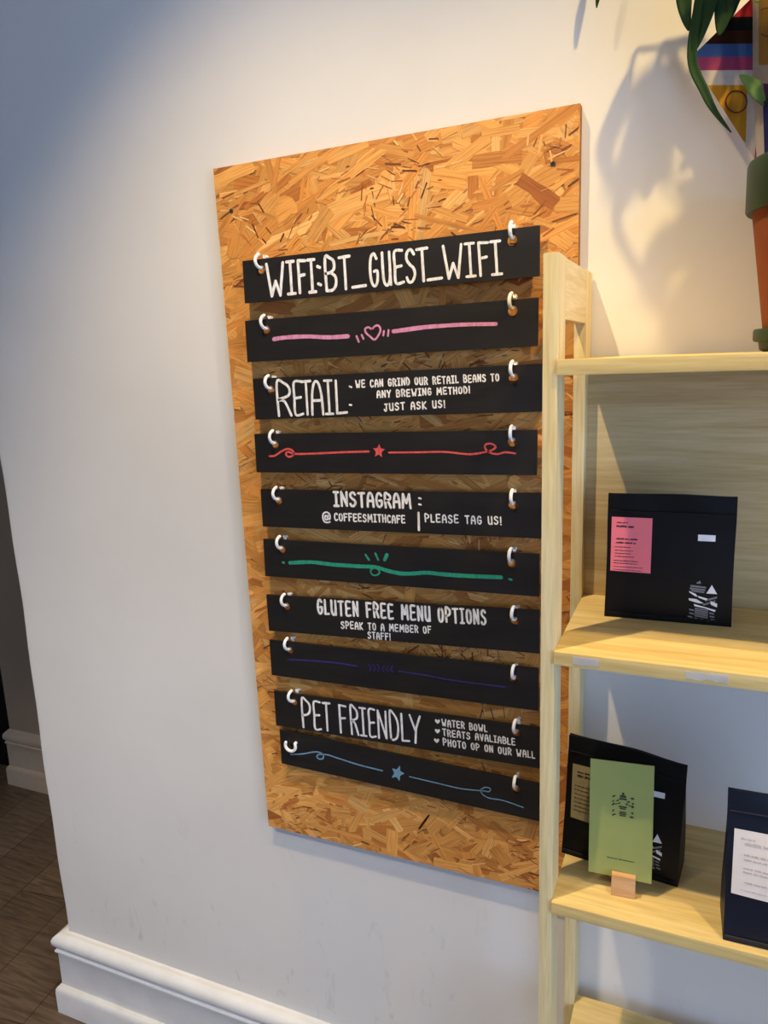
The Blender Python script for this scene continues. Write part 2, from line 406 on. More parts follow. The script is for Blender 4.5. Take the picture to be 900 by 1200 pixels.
# ------------------------------------------------------------------ stroke lettering
G = {
'A': [[(0,0),(.06,.55),(.25,.9),(.5,1),(.75,.9),(.94,.55),(1,0)],[(.06,.42),(.94,.42)]],
'B': [[(.05,0),(.05,1),(.5,1),(.85,.88),(.85,.66),(.5,.55),(.05,.53)],[(.5,.55),(.95,.4),(.95,.15),(.6,0),(.05,0)]],
'C': [[(.95,.85),(.6,1),(.2,.85),(.05,.5),(.2,.12),(.6,0),(.95,.14)]],
'D': [[(.05,0),(.05,1),(.45,.97),(.85,.75),(.97,.45),(.8,.12),(.4,0),(.05,0)]],
'E': [[(.95,1),(.08,.98),(.05,.5),(.08,.02),(.95,.03)],[(.06,.5),(.8,.53)]],
'F': [[(.08,0),(.05,1),(1,.98)],[(.06,.52),(.8,.55)]],
'G': [[(.92,.84),(.6,1),(.22,.88),(.05,.5),(.18,.12),(.55,0),(.9,.14),(.95,.45),(.55,.45)]],
'H': [[(.05,0),(.05,1)],[(.95,0),(.95,1)],[(.05,.5),(.95,.52)]],
'I': [[(.5,0),(.5,1)],[(.05,1),(.95,1)],[(.05,0),(.95,0)]],
'J': [[(.25,1),(1,1)],[(.65,1),(.65,.2),(.45,0),(.15,.05),(0,.25)]],
'K': [[(.05,0),(.05,1)],[(.95,1),(.08,.48),(.98,0)]],
'L': [[(.08,1),(.05,.02),(.98,.04)]],
'M': [[(0,0),(.1,1),(.5,.35),(.9,1),(1,0)]],
'N': [[(.03,0),(.05,1),(.93,.02),(.97,1)]],
'O': [[(.5,1),(.15,.85),(.03,.5),(.15,.13),(.5,0),(.85,.13),(.97,.5),(.85,.85),(.5,1)]],
'P': [[(.08,0),(.05,1),(.55,.98),(.95,.82),(.9,.58),(.5,.46),(.07,.44)]],
'R': [[(.08,0),(.05,1),(.55,.98),(.93,.82),(.85,.6),(.1,.48),(.55,.42),(.98,0)]],
'S': [[(.92,.85),(.6,1),(.2,.92),(.1,.72),(.4,.55),(.8,.42),(.92,.22),(.6,.02),(.2,.02),(.03,.15)]],
'T': [[(0,.98),(1,1)],[(.5,1),(.5,0)]],
'U': [[(.05,1),(.05,.3),(.22,.04),(.6,0),(.88,.2),(.95,.5)],[(.95,1),(.95,0)]],
'V': [[(0,1),(.5,0),(1,1)]],
'W': [[(0,1),(.22,0),(.5,.45),(.74,0),(1,1)]],
'Y': [[(0,1),(.48,.45),(1,1)],[(.55,.5),(.42,0)]],
'!': [[(.5,1),(.5,.28)],[(.45,.03),(.55,0)]],
':': [[(.1,.78),(.7,.74)],[(.1,.24),(.7,.2)]],
'_': [[(0,.02),(1,.04)]],
'@': [[(.68,.38),(.5,.66),(.3,.55),(.32,.3),(.55,.28),(.7,.5),(.72,.7)],[(.72,.7),(.75,.32),(.97,.45),(.9,.85),(.5,1),(.1,.8),(.02,.4),(.2,.05),(.6,0),(.9,.08)]],
'|': [[(.5,0),(.5,1)]],
}
GW = {'W': 1.35, 'M': 1.3, 'I': .8, '!': .4, ':': .5, ' ': .75, '|': .5, 'J': .9, 'L': .85}

def rib(bm, pts, wd, yoff, mi=0):
    """flat brush stroke with round ends on a local XZ plane, pts = list of (x,z)"""
    P = []
    for p in pts:
        p = Vector(p)
        if not P or (p - P[-1]).length > 1e-5: P.append(p)
    if len(P) == 1: P.append(P[0] + Vector((wd*.15, 0)))
    # Catmull resample for smoothness
    Q = []
    for i in range(len(P) - 1):
        p0 = P[max(i-1, 0)]; p1 = P[i]; p2 = P[i+1]; p3 = P[min(i+2, len(P)-1)]
        sharp = len(P) < 3
        n = 1 if sharp else 5
        for k in range(n):
            t = k/n
            Q.append(0.5*((2*p1) + (p2-p0)*t + (2*p0-5*p1+4*p2-p3)*t*t + (3*p1-p0-3*p2+p3)*t**3) if not sharp else p1)
    Q.append(P[-1])
    h = wd/2
    L = []; R = []
    for i, q in enumerate(Q):
        t = (Q[min(i+1, len(Q)-1)] - Q[max(i-1, 0)])
        t = t.normalized() if t.length > 1e-9 else Vector((1, 0))
        nn = Vector((-t.y, t.x)); k = rnd.uniform(.93, 1.07)
        L.append(q + nn*h*k); R.append(q - nn*h*k)
    def V(p): return bm.verts.new((p.x, yoff, p.y))
    vl = [V(p) for p in L]; vr = [V(p) for p in R]
    fs = []
    for i in range(len(Q) - 1): fs.append(bm.faces.new((vl[i], vl[i+1], vr[i+1], vr[i])))
    for (q, t, a, c) in ((Q[0], (Q[0]-Q[1]), vl[0], vr[0]), (Q[-1], (Q[-1]-Q[-2]), vr[-1], vl[-1])):
        t = t.normalized() if t.length > 1e-9 else Vector((1, 0)); nn = Vector((-t.y, t.x))
        ar = []
        sgn = 1 if (Vector((c.co.x, c.co.z)) - q).dot(nn) > 0 else -1
        for k in range(1, 6):
            an = math.pi*k/6
            ar.append(V(q + (nn*sgn*math.cos(an) + t*math.sin(an))*h))
        fs.append(bm.faces.new([c] + ar + [a]))
    for f in fs:
        f.material_index = mi; f.normal_update()
        if f.normal.y > 0: f.normal_flip()

SY = -0.034            # front face of the strips
class Ink:
    """collects strokes given as points of the photo seen on the strip plane"""
    def __init__(s, org, yoff=-0.0004, plane=SY): s.bm = bmesh.new(); s.o = org; s.y = yoff; s.n = 0; s.pl = plane
    def pt(s, u, v): q = PY(u, v, s.pl); return (q.x - s.o.x, q.z - s.o.z)
    def stroke(s, pts, wpx, mi=0):
        s.n += 1
        c = s.pt(*pts[0]); e = s.pt(pts[0][0] + 1, pts[0][1]); k = math.hypot(e[0]-c[0], e[1]-c[1])
        rib(s.bm, [s.pt(*p) for p in pts], wpx*k*.95, s.y - 0.000004*s.n, mi)
    def fill(s, pts, mi=0):
        s.n += 1
        vs = [s.bm.verts.new((a, s.y - 0.000004*s.n, c)) for a, c in (s.pt(*p) for p in pts)]
        f = s.bm.faces.new(vs); f.material_index = mi; f.normal_update()
        if f.normal.y > 0: f.normal_flip()
    def star(s, u, v, r, rot=-90, asp=.86):
        pts = []
        for k in range(10):
            rr = r if k % 2 == 0 else r*.48
            a = math.radians(rot + 36*k); pts.append((u + rr*asp*math.cos(a), v + rr*math.sin(a)))
        # triangulated fan so the star stays clean
        s.n += 1
        P = [s.pt(*p) for p in pts]; c = s.pt(u, v); y = s.y - 0.000004*s.n
        vc = s.bm.verts.new((c[0], y, c[1])); vs = [s.bm.verts.new((a, y, z)) for a, z in P]
        for k in range(10):
            f = s.bm.faces.new((vc, vs[k], vs[(k+1) % 10])); f.normal_update()
            if f.normal.y > 0: f.normal_flip()
    def chars(s, items, bl, tl, wpx):
        """items (char,x0,x1); bl/tl: ((x,y),(x,y)) base line and top line"""
        f = lambda ln, x: ln[0][1] + (ln[1][1]-ln[0][1])*(x-ln[0][0])/(ln[1][0]-ln[0][0])
        for ch, x0, x1 in items:
            ins = min(.12*(x1-x0), wpx*.42); x0 += ins; x1 -= ins
            jb = rnd.uniform(-.35, .35)
            for st in G[ch]:
                pts = []
                for a, c in st:
                    x = x0 + (x1-x0)*a; yb, yt = f(bl, x), f(tl, x)
                    pts.append((x + (1-c)*abs(yb-yt)*.06 - abs(yb-yt)*.03, yb + (yt-yb)*c + jb))
                # keep straight letter strokes straight: split at corners
                s.letter(pts, wpx, ch)
    def letter(s, pts, wpx, ch):
        if ch in 'AEFHIKLMNTVWYJ|_:!' and len(pts) > 2 and ch not in 'AJE':
            for i in range(len(pts)-1): s.stroke(pts[i:i+2], wpx)
        else: s.stroke(pts, wpx)
    def line(s, text, x0, x1, bl, h, wpx, gap=.24):
        tot = sum(GW.get(c, 1.0) + gap for c in text) - gap
        k = (x1-x0)/tot; x = x0; it = []
        for c in text:
            wd = GW.get(c, 1.0)*k
            if c != ' ': it.append((c, x, x + wd))
            x += wd + gap*k
        B = ((x0, bl[0]), (x1, bl[1])); Tt = ((x0, bl[0]-h), (x1, bl[1]-h))
        s.chars(it, B, Tt, wpx)
    def build(s, name, mat, parent): return obj_bm(name, s.bm, mat, parent, sm=False)

def plate(name, pts, holes, y0, y1, mat, parent):
    """flat plate with round holes in local XZ, between depths y0 (front) and y1 (back)"""
    cu = bpy.data.curves.new(name, 'CURVE'); cu.dimensions = '2D'; cu.fill_mode = 'BOTH'
    def add(ps):
        sp = cu.splines.new('POLY'); sp.points.add(len(ps)-1); sp.use_cyclic_u = True
        for i, q in enumerate(ps): sp.points[i].co = (q[0], q[1], 0, 1)
    add(pts)
    for (cx, cz, r) in holes: add([(cx + r*math.cos(2*math.pi*k/28), cz + r*math.sin(2*math.pi*k/28)) for k in range(28)])
    cu.extrude = abs(y1-y0)/2
    co = bpy.data.objects.new(name, cu); COL.objects.link(co)
    me = bpy.data.meshes.new_from_object(co.evaluated_get(bpy.context.evaluated_depsgraph_get()))
    bpy.data.objects.remove(co); bpy.data.curves.remove(cu)
    me.transform(Matrix.Translation((0, (y0+y1)/2, 0)) @ Matrix.Rotation(math.radians(90), 4, 'X'))
    me.name = name; me.materials.clear(); me.materials.append(mat)
    o = bpy.data.objects.new(name, me); link(o, parent); return o

# corners TL BL TR BR in the photo, holes left and right
STRIPS = [
 ((284,306),(287,355.5),(632.5,264),(632,323.5),(306,316),(600,281.5)),
 ((287,376),(290,424.5),(631,348.5),(630,405.5),(312,387),(600.5,364)),
 ((296,444),(299.5,491.7),(636,426),(636,482.4),(317,457),(601.4,443)),
 ((298,508.6),(300.7,553.5),(629.8,504),(628.8,557),(322,521),(600.3,518)),
 ((305.3,573.4),(308,617),(636,578),(636,631.3),(326,586.7),(601,592)),
 ((308.4,631.6),(311,675),(632,649.6),(632,699.3),(330,643.7),(599.8,660)),
 ((312,697),(315.3,739),(632,715.3),(632,766),(335.4,710.8),(603,727.6)),
 ((315.7,749.8),(318.4,791),(631,783.6),(631,833.2),(339,762),(602.6,795.8)),
 ((321,809.6),(323.6,850),(632,853.2),(632,900.6),(344,823),(605,859)),
 ((327.6,855),(330,894.6),(632,918.7),(632,962.6),(344,874),(604.5,924.5)),
]
SLAB = ['topmost black strip hand lettered in large white wifi details', 'black strip with pink lines either side of a small heart',
 'black strip lettered in white about retail and grinding beans', 'black strip with a red line, red star and curled ends',
 'black strip lettered in white with a social media handle', 'black strip with a thick green line and three green ticks',
 'black strip lettered in white about gluten free menu options', 'black strip with a faint dark purple line, nearly invisible',
 'black strip lettered in white saying pet friendly with heart bullets', 'lowest black strip with a thin blue line and blue star']
SHORT = ['topmost white wifi strip', 'strip with the pink heart', 'strip lettered retail', 'strip with the red star', 'strip with the social media handle',
 'strip with the green line', 'gluten free strip', 'strip with the faint purple line', 'pet friendly strip', 'lowest strip with the blue star']
lefthooks = []; ROOT = []
for i, (tl, bl, tr, br, hl, hr) in enumerate(STRIPS):
    A = [PY(*q, SY) for q in (tl, tr, br, bl)]
    org = Vector(((A[0].x + A[1].x)/2, SY, (A[2].z + A[3].z)/2))
    root = empty('sign_strip', org)
    tag(root, SLAB[i], 'sign', 'black sign strips hanging on the strand board')
    ROOT.append((root, org))
    L = [(q.x - org.x, q.z - org.z) for q in A]
    HL, HR = PY(*hl, SY), PY(*hr, SY)
    plate('panel', L, [(HL.x-org.x, HL.z-org.z, .0075), (HR.x-org.x, HR.z-org.z, .0075)], 0.0, 0.004, M_chalk, root)

def inkfor(i): return Ink(ROOT[i][1])
W_ = INK['white']
k = inkfor(0)
k.chars([('W',312,334),('I',335,347),('F',348.5,360),('I',360,371),(':',371.5,377.5),('B',380,395),('T',397,412),('_',411,429),('G',432,444),('U',447,459),('E',461,474),
         ('S',474.5,488),('T',488,503),('_',499,518),('W',519,543),('I',544,558),('F',560,574),('I',574,589)], ((314,347),(588,320.5)), ((314,309.5),(588,282)), 3.3)
k.build('lettering', W_, ROOT[0][0])
k = inkfor(1)
k.stroke([(321,397.5),(335,395.5),(360,394.3),(385,395.3),(408,394)], 4.2)
k.stroke([(461,388.3),(480,386.3),(505,383),(540,380.5),(581,379.7)], 4.2); k.stroke([(462,387),(485,383.5),(511,380.8)], 2)
k.stroke([(436,386.5),(432,383.5),(428,385.5),(429,390),(434,394.5),(439,398),(443.5,393),(446,386.5),(443.5,381.5),(439,382.5),(436,386.5)], 2.3)
for a, c in (((418,394),(420.5,400.5)), ((424,392.5),(426,397)), ((450,388),(449.3,393)), ((455.5,387),(454.7,393.5))): k.stroke([a, c], 2.4)
k.build('doodle', INK['pink'], ROOT[1][0])
k = inkfor(2)
k.chars([('R',323.5,342),('E',343.5,356),('T',353,366),('A',364,379),('I',379.5,391),('L',392.5,407)], ((325,487),(405,484.5)), ((325,448),(405,445.5)), 2.9)
k.stroke([(409.8,452.8),(412,453.7)], 2.1); k.stroke([(409.8,474.3),(412,474.7)], 2.1)
k.build('heading_lettering', W_, ROOT[2][0]); k = inkfor(2)
k.line('WE CAN GRIND OUR RETAIL BEANS TO', 416.5, 585, (454.3, 446), 8, 1.75)
k.line('ANY BREWING METHOD!', 441.5, 551, (466, 460.5), 7.6, 1.75)
k.line('JUST ASK US!', 450, 522, (481.5, 477.2), 8, 1.75)
k.build('lettering', W_, ROOT[2][0])
k = inkfor(3)
k.stroke([(316,534.5),(322,534),(330,529),(337,526),(343,528),(344,533),(339,535.3),(335,532.5),(338,529.5),(345,531.7),(362,531.7),(400,530),(432,529)], 2.1)
k.star(444, 528.5, 8.5, -86)
k.stroke([(456,530.3),(490,530),(520,529.5),(545,532),(555,532),(567,530),(575,528),(581,524),(576,520),(569,521),(569,526),(576,531),(584,532),(592,530),(604,531.3)], 2.1)
k.build('doodle', INK['red'], ROOT[3][0])
k = inkfor(4)
k.line('INSTAGRAM', 390.5, 482, (592.5, 595.5), 16, 2.9, .16)
k.build('heading_lettering', W_, ROOT[4][0]); k = inkfor(4)
k.stroke([(491,583.6),(493.2,584.2)], 2.1); k.stroke([(491,590.8),(493.2,591.4)], 2.1)
k.chars([('@',377.5,388)], ((377,611.5),(388,612.5)), ((377,599.5),(388,600.5)), 1.8)
k.build('at_sign', W_, ROOT[4][0]); k = inkfor(4)
k.line('COFFEESMITHCAFE', 391.5, 475, (609.8, 613), 8.4, 1.75, .2)
k.build('handle_lettering', W_, ROOT[4][0]); k = inkfor(4)
k.stroke([(490.5,601),(491,621)], 2.8)
k.build('divider_line', W_, ROOT[4][0]); k = inkfor(4)
k.line('PLEASE TAG US!', 497.5, 588, (611.5, 614.5), 8.8, 1.75)
k.build('lettering', W_, ROOT[4][0])
k = inkfor(5)
k.stroke([(340,659.5),(365,658.7),(390,661.5),(420,663.5),(440,664.5),(455,669),(470,672),(485,672),(500,671),(520,673),(545,674.7),(587,676.5)], 4)
k.stroke([(440,665),(434.5,668),(436,673),(441,674),(445,671),(443,667)], 1.8)
k.stroke([(428.5,650),(432.5,656)], 2.4); k.stroke([(440,648.5),(443.3,656)], 2.4); k.stroke([(453.5,650),(451,656)], 4)
k.stroke([(331.5,659),(332.8,659.3)], 2.6); k.stroke([(597,678.7),(599.5,679.3)], 2.6)
k.build('doodle', INK['green'], ROOT[5][0])
k = inkfor(6)
k.line('GLUTEN FREE MENU OPTIONS', 371.5, 570, (719, 731.8), 16.4, 2.7, .26)
k.line('SPEAK TO A MEMBER OF', 399.5, 505.5, (736, 742), 7.8, 1.6)
k.line('STAFF!', 431, 458, (747.8, 750), 7.4, 1.5)
k.build('lettering', W_, ROOT[6][0])
k = inkfor(7)
k.stroke([(338,773),(370,774.5),(395,777),(418,780.5)], 2.2); k.stroke([(468,786.5),(500,791.5),(530,797),(592,805)], 2.2)
for x in (432, 437, 442): k.stroke([(x,778.5),(x+2.5,782),(x+1,786.5)], 1.6)
for x in (449, 454, 459): k.stroke([(x+1.5,780),(x-.8,783.5),(x+1.2,787.5)], 1.6)
k.build('doodle', INK['purple'], ROOT[7][0])
k = inkfor(8)
k.chars([('P',353,365),('E',367,377),('T',378,388),('F',397,407),('R',410,420.5),('I',421,430),('E',431.5,441),('N',442,454),('D',456,468),('L',469.5,480),('Y',480,494)],
        ((353,852),(494,871.5)), ((353,819.5),(494,839.5)), 2.5)
for (u, v) in ((512.7,845),(512.7,856.4),(511.7,867.5)):
    k.fill([(u,v-1),(u-1.6,v-2.6),(u-3.2,v-1.2),(u-2.2,v+1),(u+.3,v+3.2),(u+2.4,v+1.4),(u+3.2,v-.8),(u+1.8,v-2.2)])
k.line('WATER BOWL', 517.5, 571, (850.3, 857.3), 7.4, 1.6)
k.line('TREATS AVALIABLE', 518.5, 604, (861.6, 873), 7.4, 1.6)
k.line('PHOTO OP ON OUR WALL', 519, 627, (873, 888.6), 7.6, 1.6)
k.build('lettering', W_, ROOT[8][0])
k = inkfor(9)
k.stroke([(341,884),(355,883.3),(365,881.5),(372,881),(378,883.5),(379,888),(375,889.5),(371.5,887),(374,884),(384,884.5),(395,888),(420,896),(448,903)], 1.5)
k.star(466, 906, 9.5, -70)
k.stroke([(480,910),(510,917),(540,924),(565,926.5),(573,927.5),(574.5,924),(569,922.5),(564,925),(565,930),(573,935),(590,938),(613,946)], 1.35)
k.build('doodle', INK['blue'], ROOT[9][0])

# cup hooks
RH = 0.0112
def hook_pts():
    pts = [Vector((0, 0.0155, 0.0185)), Vector((0, 0.0125, 0.0185))]
    for j in range(0, 27):
        a = math.radians(48 - j*304/26)      # from back top, down through the hole, up the front
        pts.append(Vector((0, RH*math.cos(a), RH + RH*math.sin(a))))
    return pts
hb = tube_bm(hook_pts(), 0.0029, 12)
bmesh.ops.create_uvsphere(hb, u_segments=12, v_segments=8, radius=0.0029, matrix=Matrix.Translation(hook_pts()[-1]))
hook_me = None
SIDE = ('left', 'right')
for i, st in enumerate(STRIPS):
    for sde in (0, 1):
        h = PY(*st[4 + sde], SY + 0.002)
        if i == 9 and sde == 0:
            # this one is turned sideways: a U lying against the strip, stem going back through the hole
            pts = [Vector((.006, .0155, .010)), Vector((.006, .004, .010)), Vector((.0075, -.003, .0105))]
            for j in range(0, 25):
                a = math.radians(28 - j*236/24)
                pts.append(Vector((-.003 + .0112*math.cos(a), -.0065, .0045 + .0112*math.sin(a))))
            bb = tube_bm(pts, 0.0031, 12)
            bmesh.ops.create_uvsphere(bb, u_segments=12, v_segments=8, radius=0.0031, matrix=Matrix.Translation(pts[-1]))
            ho = obj_bm('cup_hook', bb, M_hook, None, h, sm=True)
        elif hook_me is None:
            ho = obj_bm('cup_hook', hb, M_hook, None, h); hook_me = ho.data; hook_src = ho
        else:
            ho = hook_src.copy(); COL.objects.link(ho); ho.location = h
        ho.location.z += 0.0025 if (i, sde) != (9, 0) else -0.0015
        ho.rotation_euler = (0, 0, (0 if i == 9 else -.36 + rnd.uniform(-.08, .08)) if sde == 0 else -.12 + rnd.uniform(-.1, .1))
        tag(ho, 'white cup hook through the %s hole of the %s' % (SIDE[sde], SHORT[i]), 'hook', 'white cup hooks holding the sign strips')

# ------------------------------------------------------------------ shelving rack
RX, RY, PW, PD, RB = 0.6089, -0.2720, 0.0174, 0.050, 0.2175
RTOP = 1.7339
S1, S2, S3, S4, S5 = 1.6146, 1.2560, 0.8950, 0.5220, 0.1730
SW = 0.64
rack = empty('shelving_rack', (RX, RY, 0), -0.0082)
tag(rack, 'pale pine open shelving rack standing against the wall, overlapping the strand board', 'shelf unit')
for (x, side) in ((0, 'l'), (PW + SW, 'r')):
    for y in (0, RB):
        obj_bm('upright', box_bm(x, x + PW, y, y + PD, 0, RTOP, .0015), M_postw, rack)
    for (z0, z1) in ((RTOP - .072, RTOP - .0005), (0.09, 0.15)):
        obj_bm('side_rail', box_bm(x + .001, x + PW - .001, PD, RB, z0, z1, .001), M_railw, rack)
shelves = []
for z in (S1, S2, S3, S4, S5):
    so = obj_bm('shelf', box_bm(PW, PW + SW, -.004, RB + .022, z - .018, z, .0012), M_shelfw, rack)
    shelves.append(so)
pb = box_bm(PW + .0, PW + SW, RB + .0225, RB + .0325, S2 - .018, S1 - .0005, .0008)
obj_bm('back_panel', pb, M_panelw, rack)
def sticker(shelf, z, u0, u1, v0, v1):
    q0 = PY(u0, v0, RY - .004); q1 = PY(u1, v1, RY - .004)
    b = bmesh.new(); x0, x1 = q0.x - RX, q1.x - RX
    n = 8; top = []; bot = []
    for j in range(n + 1):
        x = x0 + (x1-x0)*j/n
        top.append(b.verts.new((x, -.0044, z - .0025 - rnd.uniform(0, .002)))); bot.append(b.verts.new((x + rnd.uniform(-.001, .001), -.0044, z - .0145 + rnd.uniform(0, .003))))
    for j in range(n): b.faces.new((top[j], bot[j], bot[j+1], top[j+1]))
    bmesh.ops.solidify(b, geom=b.faces[:], thickness=.0003)
    bmesh.ops.recalc_face_normals(b, faces=b.faces[:])
    o = obj_bm('label_remnant', b, M_wht, shelf, sm=False); o['label'] = 'torn white paper label left on the shelf edge'
sticker(shelves[1], S2, 671, 702, 770, 775); sticker(shelves[1], S2, 803, 853, 787, 795)


# ------------------------------------------------------------------ coffee bags
def bag(name, label, corner, yaw, W, H, D, mat, lean=0.0, topdrop=0.0, bulge=.006, skew=0.0, ripple=.0006):
    """corner = bottom front left on the shelf"""
    root = empty(name, corner, yaw)
    b = bmesh.new()
    nu, nv = 14, 18
    rows = []
    for j in range(nv + 1):
        t = j/nv
        # depth: full at the base, thinning to the seal
        dep = D*(1 - max(0, (t-.18)/.66)**1.25) if t < .84 else D*.0
        dep = max(dep, .004)
        ww = W*(1 - .03*math.sin(math.pi*t)*.5 - .012*max(0, t-.8)/.2)
        yc_front = lean*t*H + .012*max(0, t - .1)*D/.07
        ring = []
        def P(u, side):
            x = (u-.5)*ww + W/2 + skew*t
            zz = t*H - topdrop*u*t*t - ripple*math.sin(u*7+1)*t*t*(t > .9)
            bl = bulge*math.sin(math.pi*min(1, t/.84))*math.sin(math.pi*u) if t < .84 else .0012*math.sin(u*11 + t*20)
            y = yc_front - bl if side == 0 else yc_front + dep + (bl*.6)
            return (x, y, max(zz, 0))
        for i in range(nu + 1): ring.append(b.verts.new(P(i/nu, 0)))
        # gusset fold on the right
        def gus(xs, u):
            y0 = yc_front; fold = min(.35*dep, .012)*(t > .04)
            zz = P(u, 0)[2]
            return b.verts.new((xs, y0 + dep*.5, zz))
        xr = P(1, 0)[0]; xl = P(0, 0)[0]
        inn = .45*D*max(0, (t-.12)/.72)**1.0*.45
        ring.append(gus(xr - inn*.6, 1))
        for i in range(nu, -1, -1): ring.append(b.verts.new(P(i/nu, 1)))
        ring.append(gus(xl + inn*.6, 0))
        rows.append(ring)
    n = len(rows[0])
    for j in range(nv):
        for i in range(n):
            b.faces.new((rows[j][i], rows[j][(i+1) % n], rows[j+1][(i+1) % n], rows[j+1][i]))
    b.faces.new(rows[0][::-1]); b.faces.new(rows[-1])
    bmesh.ops.recalc_face_normals(b, faces=b.faces[:])
    body = obj_bm('pouch', b, mat, root); smooth(body.data, 50)
    # heat sealed seam across the top and the base seam
    zs = H*.865
    def fy(t): return lean*t*H + .012*max(0, t-.1)*D/.07
    s = tube_bm([(.004 + (W-.008)*i/10 + skew*.865, fy(.865) - .001, zs - topdrop*(i/10)*.75) for i in range(11)], .0011, 8)
    obj_bm('seal_seam', s, mat, root)
    s = tube_bm([(.002, -.0008, .0075), (W*.5, -.0022, .0075), (W-.002, -.0008, .0075)], .0014, 8)
    obj_bm('base_seam', s, mat, root)
    root['_fy'] = 0
    tag(root, label, 'coffee bag', 'coffee bags on the shelves')
    def front(x, z, off=.0008):
        t = z/H; u = min(1, max(0, x/W))
        bl = bulge*math.sin(math.pi*min(1, t/.84))*math.sin(math.pi*u)
        return Vector((x, fy(t) - bl - off, z))
    del root['_fy']
    return root, front
def patch(parent, front, name, x0, x1, z0, z1, mat, off=.001, shear=0.0, nx=6, nz=6, lab=None):
    b = bmesh.new()
    g = [[b.verts.new(front(x0 + (x1-x0)*i/nx + shear*(j/nz), z0 + (z1-z0)*j/nz, off)) for i in range(nx+1)] for j in range(nz+1)]
    for j in range(nz):
        for i in range(nx): b.faces.new((g[j][i], g[j][i+1], g[j+1][i+1], g[j+1][i]))
    o = obj_bm(name, b, mat, parent)
    if lab: o['label'] = lab
    return o
def print_lines(parent, front, name, rows, mat, off=.0014, jag=.35):
    """illegible small print: word shaped dashes that follow the bag face"""
    b = bmesh.new()
    for (x0, x1, z, h) in rows:
        x = x0
        while x < x1 - h*.5:
            wd = min(rnd.uniform(1.6, 4.2)*h, x1 - x)
            k = max(2, int(wd/(h*.45)))
            up = [b.verts.new(front(x + wd*i/k, z + h*rnd.uniform(.55, 1.05), off)) for i in range(k+1)]
            dn = [b.verts.new(front(x + wd*i/k, z + h*rnd.uniform(0, .25), off)) for i in range(k+1)]
            for i in range(k): b.faces.new((dn[i], dn[i+1], up[i+1], up[i]))
            x += wd + h*.55
    return obj_bm(name, b, mat, parent, sm=False)
def emblem(parent, front, x0, x1, z0, z1):
    """white block print of stacked shards with a triangle at the top right"""
    W, H = x1-x0, z1-z0
    b = bmesh.new()
    def poly(ps, mi, off=.0014):
        vs = [b.verts.new(front(x0 + a*W, z0 + c*H, off)) for a, c in ps]
        b.faces.new(vs).material_index = mi
    poly([(.62,.72),(1.0,.72),(.80,.96)], 0)
    poly([(.25,1.0),(.38,1.06),(.42,.98),(.28,.97)], 1)
    for a, c, d_, e in ((.05,.93,.6,.90), (.03,.86,.58,.83), (.08,.80,.55,.77)): poly([(a,c),(d_,e),(d_,e-.045),(a,c-.05)], 1)
    poly([(0,.76),(.25,.69),(.33,.61),(.22,.63),(.02,.72)], 0)
    poly([(.33,.64),(.68,.58),(.62,.53),(.36,.59)], 0)
    poly([(0,.56),(.28,.55),(.55,.44),(.35,.44),(.02,.5)], 0)
    poly([(.78,.52),(1.02,.46),(1.02,.36),(.8,.42)], 0)
    poly([(.58,.55),(1.0,.66),(1.0,.6),(.6,.5)], 1); poly([(.5,.42),(.95,.55),(.95,.5),(.55,.38)], 1)
    poly([(.2,.41),(.98,.28),(.95,.23),(.6,.31),(.22,.35)], 0)
    for r in range(5):
        z = .26 - .052*r
        poly([(.24,z+.05),(.72,z+.015),(.72,z-.02),(.24,z+.015)], 1)
    for (a, c) in ((.04,.22),(.05,.12),(.0,.02),(.76,.16),(.78,.07),(.82,-.02)): poly([(a,c+.05),(a+.17,c+.03),(a+.17,c-.01),(a,c+.01)], 1)
    for (a, c) in ((.25,-.01),(.46,-.02),(.64,-.03)): poly([(a,c+.04),(a+.12,c+.03),(a+.12,c-.02),(a,c-.01)], 1)
    o = obj_bm('printed_emblem', b, [M_wht, M_grey], parent, sm=False); o['label'] = 'white printed emblem of stacked shards'
    return o

# upper black bag
c0 = PZ(708, 722, S2); c1 = PZ(857, 735, S2)
yaw = math.atan2(c1.y - c0.y, c1.x - c0.x); W = (c1 - c0).length
r, fr_ = bag('coffee_bag', 'black coffee bag with a pink label, alone on the middle shelf', c0, yaw, W, .1755, .062, M_bag, lean=-.01, bulge=.003)
sx = W/150.0
def bx(u): return (u - 708)*sx
HB = .1755
def bz(v): return HB*(1 - (v - 579)/146.0)
patch(r, fr_, 'front_label', bx(714), bx(762.5), bz(669), bz(606), M_pink, .0012, lab='pink paper label').data
print_lines(r, fr_, 'label_print', [(bx(720),bx(734),bz(613),.0018),(bx(720),bx(741),bz(618),.0036),(bx(720),bx(748),bz(632),.0026),(bx(720),bx(744),bz(636.5),.0026),
   (bx(719),bx(738),bz(641),.0013),(bx(719),bx(741),bz(645),.0013),(bx(719),bx(738),bz(648.5),.0013),(bx(719),bx(743),bz(652),.0013),(bx(718),bx(747),bz(657),.0015),(bx(718),bx(747),bz(660),.0012),(bx(718),bx(754),bz(664),.0012),(bx(717),bx(752),bz(667.5),.0011)], M_ink, .0016)
patch(r, fr_, 'small_label', bx(815.5), bx(835), bz(629), bz(622), M_wht, .0012, lab='small white label')
emblem(r, fr_, bx(808), bx(840), bz(718), bz(676))

